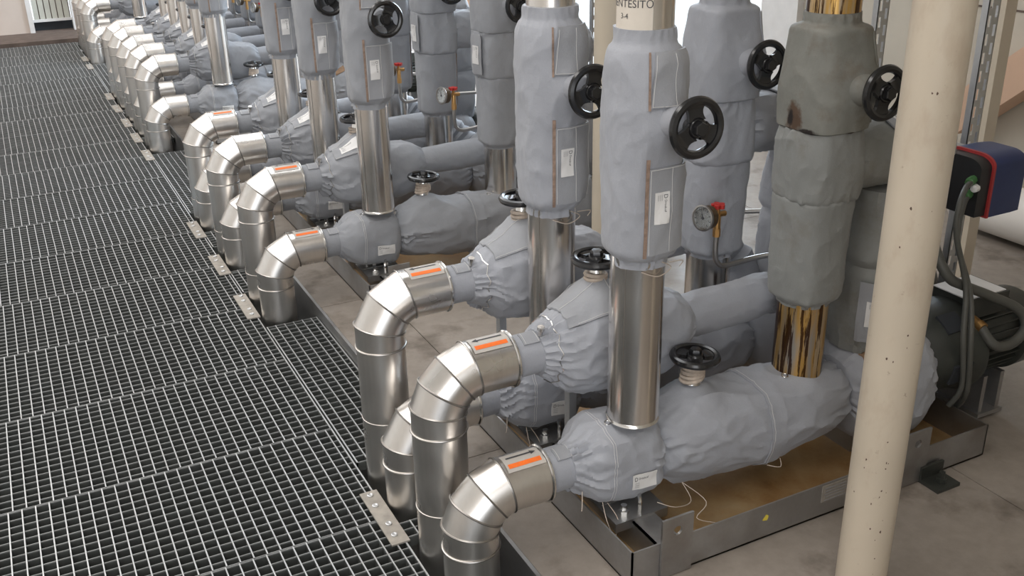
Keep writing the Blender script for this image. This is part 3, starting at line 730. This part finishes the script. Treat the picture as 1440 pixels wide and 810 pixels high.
SETS = [  # y low, y tall, z tall, skid, place
    (1.723, 1.882, .477, 0, 0), (2.110, 2.267, .519, 0, 1),
    (3.450, 3.656, .448, 1, 0), (4.070, 4.240, .439, 1, 1), (4.620, 4.779, .432, 1, 2),
    (6.165, 6.340, .465, 2, 0), (6.620, 6.800, .465, 2, 1), (7.050, 7.220, .465, 2, 2), (7.500, 7.680, .465, 2, 3), (7.890, 8.060, .465, 2, 4),
    (9.500, 9.680, .465, 3, 0), (9.930, 10.110, .465, 3, 1), (10.36, 10.540, .465, 3, 2)]
TALL = ('tall_pipe', 'tall_valve', 'bridge')
ORD = ('first', 'second', 'third', 'fourth', 'fifth')
SK = ('front', 'second', 'third', 'far')
WHAT = {  # key: (label start, category, group)
    'low_pipe': ('low steel-clad elbow pipe rising from the trench', 'pipe', 'low clad elbow pipes along the grating'),
    'tall_pipe': ('tall steel-clad elbow pipe rising from the trench', 'pipe', 'tall clad elbow pipes along the grating'),
    'strainer': ('short bulging grey fabric jacket on the low line', 'insulation', 'strainer jackets on the low lines'),
    'low_valve': ('long grey fabric valve jacket with flat handwheel, low line', 'valve', 'valve jackets on the low lines'),
    'tall_valve': ('boxy grey fabric valve jacket with sloped flap, tall line', 'valve', 'valve jackets on the tall lines'),
    'bridge': ('slim grey insulated pipe leaving the tall-line valve jacket', 'pipe', 'slim insulated pipes behind the risers'),
    'riser': ('bare steel vertical riser standing on the low-line jackets', 'pipe', 'steel risers'),
    'riser_valve': ('upright grey valve jacket with black handwheel around the riser', 'valve', 'valve jackets on the risers'),
    'stack': ('bare steel vertical pipe at the pump end', 'pipe', 'steel pipes at the pump end'),
    'stack_low': ('bottom grey jacket around the pump-end vertical pipe', 'insulation', 'bottom jackets of the pump-end pipes'),
    'branch': ('middle grey jacket with side branch at the pump end', 'insulation', 'branch jackets of the pump-end pipes'),
    'stack_valve': ('top grey jacket with black handwheel at the pump end', 'valve', 'valve jackets of the pump-end pipes'),
    'gauge': ('round pressure gauge with red tap and bent tube', 'gauge', 'pressure gauges'),
    'pump': ('pump in grey fabric with dark green motor', 'pump', 'circulation pumps'),
    'drive': ('dark blue frequency drive box with red trim', 'drive', 'frequency drives'),
    'strut': ('slotted galvanised strut holding the blue drive', 'strut', 'slotted struts behind the pumps'),
    'cable0': ('dark cable from the upper green gland', 'cable', 'drive cables'),
    'cable1': ('dark cable from the lower green gland', 'cable', 'drive cables'),
    'cable2': ('thick dark hose looping over the motor', 'cable', 'drive cables')}
tmplA1 = make_set(1, 'fabric_lit', hot=True, elbow=4, near=True, zt=SETS[0][2])
tmplA2 = make_set(4, 'fabric_lit', near=True, zt=SETS[1][2])
tmplB = make_set(7, 'fabric_shaded', zt=SETS[2][2])
tmplC = make_set(12, 'fabric_shaded', zt=.46, stick=False)
used = set()
for n, (yl, yt, zt, sk, pl) in enumerate(SETS):
    T = (tmplA1, tmplA2, tmplB, tmplC, tmplB, tmplC, tmplB, tmplC, tmplB, tmplC, tmplB, tmplC, tmplB)[n]
    z0 = {id(tmplA1): SETS[0][2], id(tmplA2): SETS[1][2], id(tmplB): SETS[2][2], id(tmplC): .46}[id(T)]
    for key, root in T.items():
        if sk == 3 and key in ('cable0', 'cable1', 'cable2', 'gauge', 'drive', 'strut', 'pump'): continue
        if sk == 2 and key in ('cable0', 'cable1', 'cable2'): continue
        if n == 0 and key in (): continue
        if (id(T), key) in used: o = copy_tree(root, None, ('flow_sticker',) if sk > 1 else ())
        else: o = root; used.add((id(T), key))
        b = BASE[root.name].copy()
        if key in TALL: b += Vector((0, yt, zt-z0))
        else: b += Vector((0, yl, 0))
        if n == 2 and key in ('drive', 'strut', 'cable0', 'cable1', 'cable2'): b += Vector((-.20, 0, -.09 if key == 'drive' else 0))
        o.location = b
        s, c, g = WHAT[key]
        tag(o, '%s, %s set of the %s skid' % (s, ORD[pl], SK[sk]), c, g)
tmplA1['stack']['label'] = 'vertical pump-end pipe burnt gold with dark drips behind the cream column'
tmplA1['stack_valve']['label'] = 'scorched greenish grey top valve jacket beside the cream column'
tmplA1['stack_low']['label'] = 'soiled bottom jacket above the burnt gold pipe beside the cream column'
tmplA1['branch']['label'] = 'soiled middle jacket with side branch beside the cream column'

# paper note on the first riser
tmplA1['low_pipe']['label'] = 'steel-clad low elbow pipe with right-pointing arrow, first of the front skid'
tmplA1['tall_pipe']['label'] = 'steel-clad tall elbow pipe with left-pointing arrow, first of the front skid'
t = tmplA1['riser']; r = .0585
m = MB(); T = []; F = []
cx = 1.147; ry = -.04
k = 18
for i in range(k+1):
    a = radians(-112+92*i/k)     # angle from -Y towards +X
    for z in (1.245, 1.42): T.append((cx+sin(a)*r, ry-cos(a)*r, z))
for i in range(k): F.append((2*i, 2*i+2, 2*i+3, 2*i+1))
note = m.add(T, F).build('paper_note', 'paper', t); tag(note, 'paper note reading ENTESITO 3-4')
def wrap_text(body, size, a0, z, parent):
    vs_, fs = text_mesh(body, size); m = MB()
    m.add([(cx+sin(a0+p.x/r)*(r+.0006), ry-cos(a0+p.x/r)*(r+.0006), z+p.y) for p in vs_], fs).build('lettering', 'ink', parent, smooth=False)
wrap_text('MENTESÍTŐ', .0205, radians(-124), 1.294, note)
wrap_text('3-4', .0150, radians(-88), 1.272, note)

# ------------------------------------------------------------------ skids (drip trays)
def tray(y0, y1, sets, label):
    X0, X1, Z0, Z1 = 1.03, 2.17, .043, .137
    t = thing('drip_tray', ((X0+X1)/2, y0, .04)); tag(t, label, 'tray', 'drip trays under the pump sets')
    w = .004
    b = MB().box(X0, X1, y0, y1, Z0, Z0+.004).build('base_plate', 'rusty_floor', t, smooth=False)
    MB().box(X0, X0+w, y0, y1, Z0, Z1).build('side_wall', 'tray_steel', t, smooth=False)
    MB().box(X1-w, X1, y0, y1, Z0, Z1).build('side_wall', 'tray_steel', t, smooth=False)
    MB().box(X0, X1, y0, y0+w, Z0, Z1).build('side_wall', 'tray_steel', t, smooth=False)
    MB().box(X0, X1, y1-w, y1, Z0, Z1).build('side_wall', 'tray_steel', t, smooth=False)
    for x in (1.105, 1.90):
        MB().box(x, x+.005, y0+w, y1-w, Z0+.004, Z1-.012).box(x, x+.065, y0+w, y1-w, Z1-.017, Z1-.012).build('support_channel', 'tray_steel', t, smooth=False)
    for lx in (1.105, 1.855):
        m = MB(); n = 20; a, bb = lx, lx+.085; z0, z1 = Z0, .20; cx_, cz_ = lx+.042, .163
        for yy in (y0-.007, y0-.001):
            for q in range(n):
                an = 2*pi*q/n; d = Vector((cos(an), 0, sin(an))); m.v.append(Vector((cx_, yy, cz_))+d*.012)
            for q in range(n):
                an = 2*pi*q/n; c_, s_ = cos(an), sin(an)
                tt = min((((bb-cx_) if c_ > 0 else (cx_-a))/abs(c_)) if abs(c_) > 1e-6 else 9, (((z1-cz_) if s_ > 0 else (cz_-z0))/abs(s_)) if abs(s_) > 1e-6 else 9)
                m.v.append(Vector((cx_+c_*tt, yy, cz_+s_*tt)))
        # snap corner directions so the plate is a true rectangle
        for base in (n, 3*n):
            for (xc, zc_) in ((a, z0), (bb, z0), (a, z1), (bb, z1)):
                i = min(range(n), key=lambda q: (m.v[base+q].x-xc)**2+(m.v[base+q].z-zc_)**2); m.v[base+i].x = xc; m.v[base+i].z = zc_
        for q in range(n):
            p = (q+1) % n
            m.f += [(q, p, n+p, n+q), (2*n+q, 3*n+q, 3*n+p, 2*n+p), (q, 2*n+q, 2*n+p, p), (n+q, n+p, 3*n+p, 3*n+q)]
        m.build('lifting_lug', 'tray_steel', t, smooth=False)
    for ys in sets:
        bp = MB().box(1.06, 1.205, ys-.115, ys+.035, Z1-.012, Z1-.006).box(1.06, 1.205, ys-.115, ys-.109, Z1-.03, Z1-.012).build('bearing_plate', 'tray_steel', t, smooth=False)
        MB().lathe([(0, .013), (.010, .013), (.012, .008), (.024, .008)], (1.10, ys-.085, Z1-.006), (0, 0, 1), 6).build('bolt', 'chrome', bp)
        MB().tube(smoothpath([(1.135, ys-.10, Z1-.006), (1.135, ys-.10, Z1+.025), (1.15, ys-.07, Z1+.035), (1.165, ys-.04, Z1+.02), (1.165, ys-.04, Z1-.006)]), .005, 8).build('u_bolt', 'chrome', bp)
        MB().box(1.86, 2.02, ys-.05, ys+.05, Z0+.004, .095).build('pump_pedestal', 'tray_steel', t, smooth=False)
    return t
trA = tray(1.495, 2.46, (1.723, 2.11), 'rusty steel drip tray with lifting lug beside the cream column')
pl = MB().box(1.585, 1.72, 1.4925, 1.4955, .085, .132).build('name_plate', 'warm_plate', trA, smooth=False)
m = MB()
for q in range(5): m.box(1.592+.004*(q % 2), 1.66+.04*((q*7) % 3)/2, 1.4915, 1.4926, .122-.0085*q, .125-.0085*q)
m.build('engraving', 'ink_soft', pl, smooth=False)
MB().add([(1.40, 1.4945, .096), (1.415, 1.4945, .092), (1.42, 1.4945, .104), (1.412, 1.4945, .110), (1.405, 1.4945, .103)], [(0, 1, 2, 3, 4)]).build('paint_spot', 'yellow_paint', trA, smooth=False)
m = MB().box(1.92, 2.0, 1.425, 1.49, .04, .05).box(1.92, 2.0, 1.482, 1.49, .05, .085); m.lathe([(0, .014), (.012, .014), (.013, .008), (.03, .008)], (1.96, 1.452, .05), (0, 0, 1), 6)
m.build('anchor_bracket', 'motor_green', trA, smooth=False)
tray(3.235, 5.06, (3.45, 4.07, 4.62), 'steel drip tray under the second skid of three pump sets')
tray(5.95, 8.32, (6.165, 6.62, 7.05, 7.5, 7.89), 'steel drip tray under the third skid of five pump sets')
tray(9.28, 10.8, (9.5, 9.93, 10.36), 'steel drip tray under the far skid near the back wall')

# ------------------------------------------------------------------ grating floor
P_ = .0333
SEAMS = [-.44, .06, .56, 1.06, 1.565, 2.065, 2.565, 3.083, 3.58, 4.072, 4.572, 5.07, 5.57, 6.06, 6.53, 6.99, 7.47, 7.93, 8.40, 8.86, 9.31, 9.73, 10.25, 10.82]
gr = thing('floor_grating', (0, 5, 0), kind='structure'); gr['label'] = 'galvanised steel walkway grating over the pipe trench'
rg = random.Random(5)
def lattice(name, x0, x1, y0, y1, sh, yoff):
    """worn bright top edges on dirty bar bodies, coloured darker for the shade in the cells."""
    top, body, cross = MB(), MB(), MB()
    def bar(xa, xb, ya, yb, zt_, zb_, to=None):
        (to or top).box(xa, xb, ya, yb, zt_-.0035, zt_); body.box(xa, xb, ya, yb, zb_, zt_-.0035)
    for a in (x0, x1-.004): bar(a, a+.004, y0, y1, 0, -.032)
    for a in (y0, y1-.0022): bar(x0, x1, a, a+.0022, -.0012, -.032, cross)
    x = x0+P_+sh
    while x < x1-.01: bar(x-.0016, x+.0016, y0, y1, 0, -.030); x += P_
    y = y0+yoff
    while y < y1-.008: bar(x0, x1, y-.0010, y+.0010, -.0020, -.028, cross); y += P_
    o = top.build(name, 'bar_grey', gr, smooth=False); o['kind'] = 'structure'
    body.build('bar_bodies', 'bar_dark', o, smooth=False)['kind'] = 'stuff'
    cross.build('cross_bar_tops', 'bar_mid', o, smooth=False)['kind'] = 'stuff'
for i in range(len(SEAMS)-1):
    lattice('grating_panel', -1.20, .662, SEAMS[i]+.0015, SEAMS[i+1]-.0015, rg.uniform(-.012, .012), .026)
gaps = []; edge = -.44
for (yl, yt, zt, sk, pl) in SETS:
    gaps.append((edge, yl-.082)); edge = yt+.082
gaps.append((edge, 10.8))
for a, b in gaps:
    if b-a > .05: lattice('grating_strip', .668, .858, a, b, 0, P_)
for ys in (2.066, 3.585, 4.075, 4.58, 6.065, 6.53, 6.985, 7.465, 7.925, 9.30, 9.73):
    p = MB().box(.622, .670, ys-.122, ys+.125, .0005, .005).build('joint_plate', 'warm_plate', gr, smooth=False)
    for dy in (-.095, -.045, .045, .095):
        bo = MB().lathe([(.005, .0085), (.0075, .0085), (.0085, .006), (.0070, .0035)], (.646+.004*sin(ys*40+dy*90), ys+dy+.01, 0), (0, 0, 1), 14).build('bolt', 'galvanised', p)

# ------------------------------------------------------------------ room shell
def struct(name, m, mat, smooth=False, label=None):
    o = m.build(name, mat, None, smooth); o['kind'] = 'structure'
    if label: o['label'] = label
    return o
FZ = .04
fl = thing('floor', (2.3, 4, FZ), kind='structure')
xs = [.872, 1.112, 2.05, 2.98, 3.92]; ys = [-3.4, -1.6, -.2, 1.02, 2.16, 3.35, 4.52, 5.70, 6.88, 8.06, 9.24, 10.4, 11.6]
for i in range(len(xs)-1):
    for k in range(len(ys)-1):
        MB().box(xs[i]+.0015, xs[i+1]-.0015, ys[k]+.0015, ys[k+1]-.0015, FZ-.10, FZ).build('floor_slab', 'concrete', fl, smooth=False)
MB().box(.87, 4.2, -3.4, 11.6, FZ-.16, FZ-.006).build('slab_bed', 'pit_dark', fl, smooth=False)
struct('trim_1', MB().box(.862, .872, -3.4, 10.84, -.55, FZ+.002), 'tray_steel', label='steel angle along the trench edge')
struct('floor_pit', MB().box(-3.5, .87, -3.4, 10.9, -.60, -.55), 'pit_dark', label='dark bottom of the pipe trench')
struct('floor_aisle', MB().box(-3.5, -1.21, -3.4, 10.85, -.1, .0), 'concrete')
struct('floor_landing', MB().box(-3.5, .9, 10.83, 12.4, -.1, .035), 'trim_brown', label='brown floor strip before the back wall')
# back wall, beyond it a corrugated door over a dark gap
struct('wall_back', MB().box(-3.5, .305, 11.45, 11.6, -.1, 4.1).box(.74, 1.18, 11.45, 11.6, -.1, 4.1).box(1.18, 3.9, 11.45, 11.6, 1.6, 4.1).box(2.2, 3.9, 11.45, 11.6, -.1, 1.6).box(.305, .74, 11.45, 11.6, 2.1, 4.1), 'wall_beige')
d1 = thing('door_1', (.52, 11.55, .04), kind='structure', label='pale corrugated door panel with a dark gap beneath')
x = .36
while x < .70:
    MB().box(x, x+.048, 11.54, 11.555, .15, 2.1).build('door_rib', 'corrugated', d1, smooth=False)
    MB().box(x+.048, x+.058, 11.55, 11.56, .15, 2.1).build('door_groove', 'trim_brown', d1, smooth=False); x += .058
MB().box(.345, .72, 11.52, 11.555, .125, .150).build('bottom_rail', 'frame_white', d1, smooth=False)
MB().box(.30, .345, 11.43, 11.56, .03, 2.1).box(.715, .745, 11.43, 11.56, .03, 2.1).build('door_frame', 'frame_white', d1, smooth=False)
MB().box(.34, .72, 11.58, 11.62, .03, .14).build('dark_recess', 'dark_gap', d1, smooth=False)
def window(n, axis, lo, hi, at, z0, z1, cols, rows=2, th=.05):
    w = thing('window_%d' % n, (at, lo, z0) if axis == 'y' else (lo, at, z0), kind='structure')
    def bx(a, b, c, d, t0, t1):
        return (MB().box(t0, t1, a, b, c, d) if axis == 'y' else MB().box(a, b, t0, t1, c, d))
    fr = .05
    bx(lo, hi, z0, z0+fr, at-th/2, at+th/2).build('window_rail', 'frame_white', w, smooth=False)
    bx(lo, hi, z1-fr, z1, at-th/2, at+th/2).build('window_rail', 'frame_white', w, smooth=False)
    for c_ in range(cols+1):
        a = lo+(hi-lo-fr)*c_/cols; bx(a, a+fr, z0, z1, at-th/2, at+th/2).build('window_mullion', 'frame_white', w, smooth=False)
    for r_ in range(1, rows):
        z = z0+(z1-z0)*r_/rows; bx(lo, hi, z-.02, z+.02, at-th/2, at+th/2).build('window_rail', 'frame_white', w, smooth=False)
    for c_ in range(cols):
        for r_ in range(rows):
            a = lo+fr+(hi-lo-fr)*c_/cols; b = lo+(hi-lo-fr)*(c_+1)/cols; za = z0+(z1-z0)*r_/rows+.03; zb = z0+(z1-z0)*(r_+1)/rows-.03
            bx(a, b, za, zb, at-.003, at+.003).build('pane', 'window_glass', w, smooth=False)
window(1, 'x', 1.18, 2.2, 11.52, .06, 1.6, 2)
# right-hand wall: solid bay behind the drives, a door opening, then glazing
struct('wall_right', MB().box(3.74, 3.90, -3.4, 4.05, -.1, 4.1), 'wall_cream')
struct('wall_right_upper', MB().box(3.85, 4.0, 4.05, 11.6, 2.9, 4.1).box(3.85, 4.0, 4.05, 11.6, -.1, .07).box(3.85, 4.0, 7.75, 8.9, .07, 2.9), 'peach_wall')
window(2, 'y', 4.95, 7.75, 3.92, .07, 2.9, 3)
window(3, 'y', 8.9, 11.4, 3.92, .07, 2.9, 3)
struct('trim_2', MB().box(3.70, 3.98, 4.05, 4.33, .04, 4.1), 'frame_white', label='white door post beyond the drives')
struct('trim_3', MB().box(3.86, 3.98, 4.62, 4.72, .04, 4.1).box(3.86, 3.98, 4.86, 4.97, .04, 4.1), 'frame_white', label='cream frame posts of the glazed wall')
for q, z in enumerate((.95, 1.9, 2.85)):
    struct('trim_%d' % (4+q), MB().box(3.737, 3.741, -3.4, 4.05, z-.004, z+.004), 'trim_brown', label='dark joint line in the white wall')
struct('wall_left', MB().box(-3.65, -3.5, -3.4, 11.6, -.6, 4.1), 'wall_white')
struct('wall_front', MB().box(-3.5, -3.2, -3.65, -3.5, -.6, 4.1).box(0.4, 3.9, -3.65, -3.5, -.6, 4.1).box(-3.2, 0.4, -3.65, -3.5, 3.7, 4.1), 'wall_beige')
struct('added_shade_wall', MB().box(.55, 3.74, -.5, -.35, -.1, 4.1), 'wall_cream')  # added wall out of view behind the camera, keeps the right side in shade
struct('ceiling', MB().box(-3.6, 4.0, -3.6, 11.6, 4.1, 4.2), 'ceiling_paint')
struct('ground', MB().box(-30, 40, -30, 45, -.75, -.65), 'yard_paving', label='pale paved yard outside the hall')

# ------------------------------------------------------------------ columns, braces
CX, CY, CR = 1.475, 1.25, .0535
cn = thing('support_column', (CX, CY, .04)); tag(cn, 'cream painted round steel column with chipped paint in front', 'column')
MB().lathe([(.04, CR), (4.1, CR)], (CX, CY, 0), (0, 0, 1), 64).build('shaft', 'column_paint', cn)
rc = random.Random(3); m = MB()
for q in range(26):
    a = radians(rc.uniform(-55, 25)) if q > 9 else radians(rc.uniform(0, 22)); z = rc.uniform(.2, 1.25) if q > 9 else rc.uniform(.12, .5)
    a -= .95*0; s = rc.uniform(.0008, .0024); k = rc.randint(5, 7); P = []
    # angles measured from the direction to the aisle
    for w in range(k):
        th = 2*pi*w/k; da = cos(th)*s*rc.uniform(.6, 1.4)/.066; dz = sin(th)*s*rc.uniform(.7, 2.2)
        an = -pi/2-radians(40)+a+da; P.append((CX+cos(an)*(CR+.0004), CY+sin(an)*(CR+.0004), z+dz))
    m.add(P, [tuple(range(k))])
m.build('paint_chips', 'chip_brown', cn, smooth=False)
c2 = MB().lathe([(.04, .062), (3.9, .062)], (1.735, 2.72, 0), (0, 0, 1), 48).build('support_column', 'cream_paint', None, origin=(1.735, 2.72, .04))
tag(c2, 'cream round column standing behind the second riser of the front skid', 'column')
ps = MB().box(3.06, 3.115, 2.34, 2.395, .04, 3.8).build('steel_post', 'cream_paint', None, smooth=False, origin=(3.09, 2.37, .04)); tag(ps, 'slim square beige post behind the blue drive', 'post')
mm = Matrix.Translation((3.66, 2.62, .76)) @ Matrix.Rotation(radians(-40), 4, 'X')
br = MB().box(-.07, .07, -1.3, .42, -.075, .075, mm).build('sloping_beam', 'peach_wall', None, smooth=False, origin=(3.66, 2.6, .6)); tag(br, 'sloping beige beam against the white wall above the blue drive', 'beam')
ky = MB().lathe([(0, .11), (2.4, .11)], (3.61, .4, .17), (0, 1, 0), 32).build('floor_pipe', 'wall_white', None, origin=(3.62, .4, .04)); tag(ky, 'fat white pipe lying along the foot of the white wall', 'pipe')
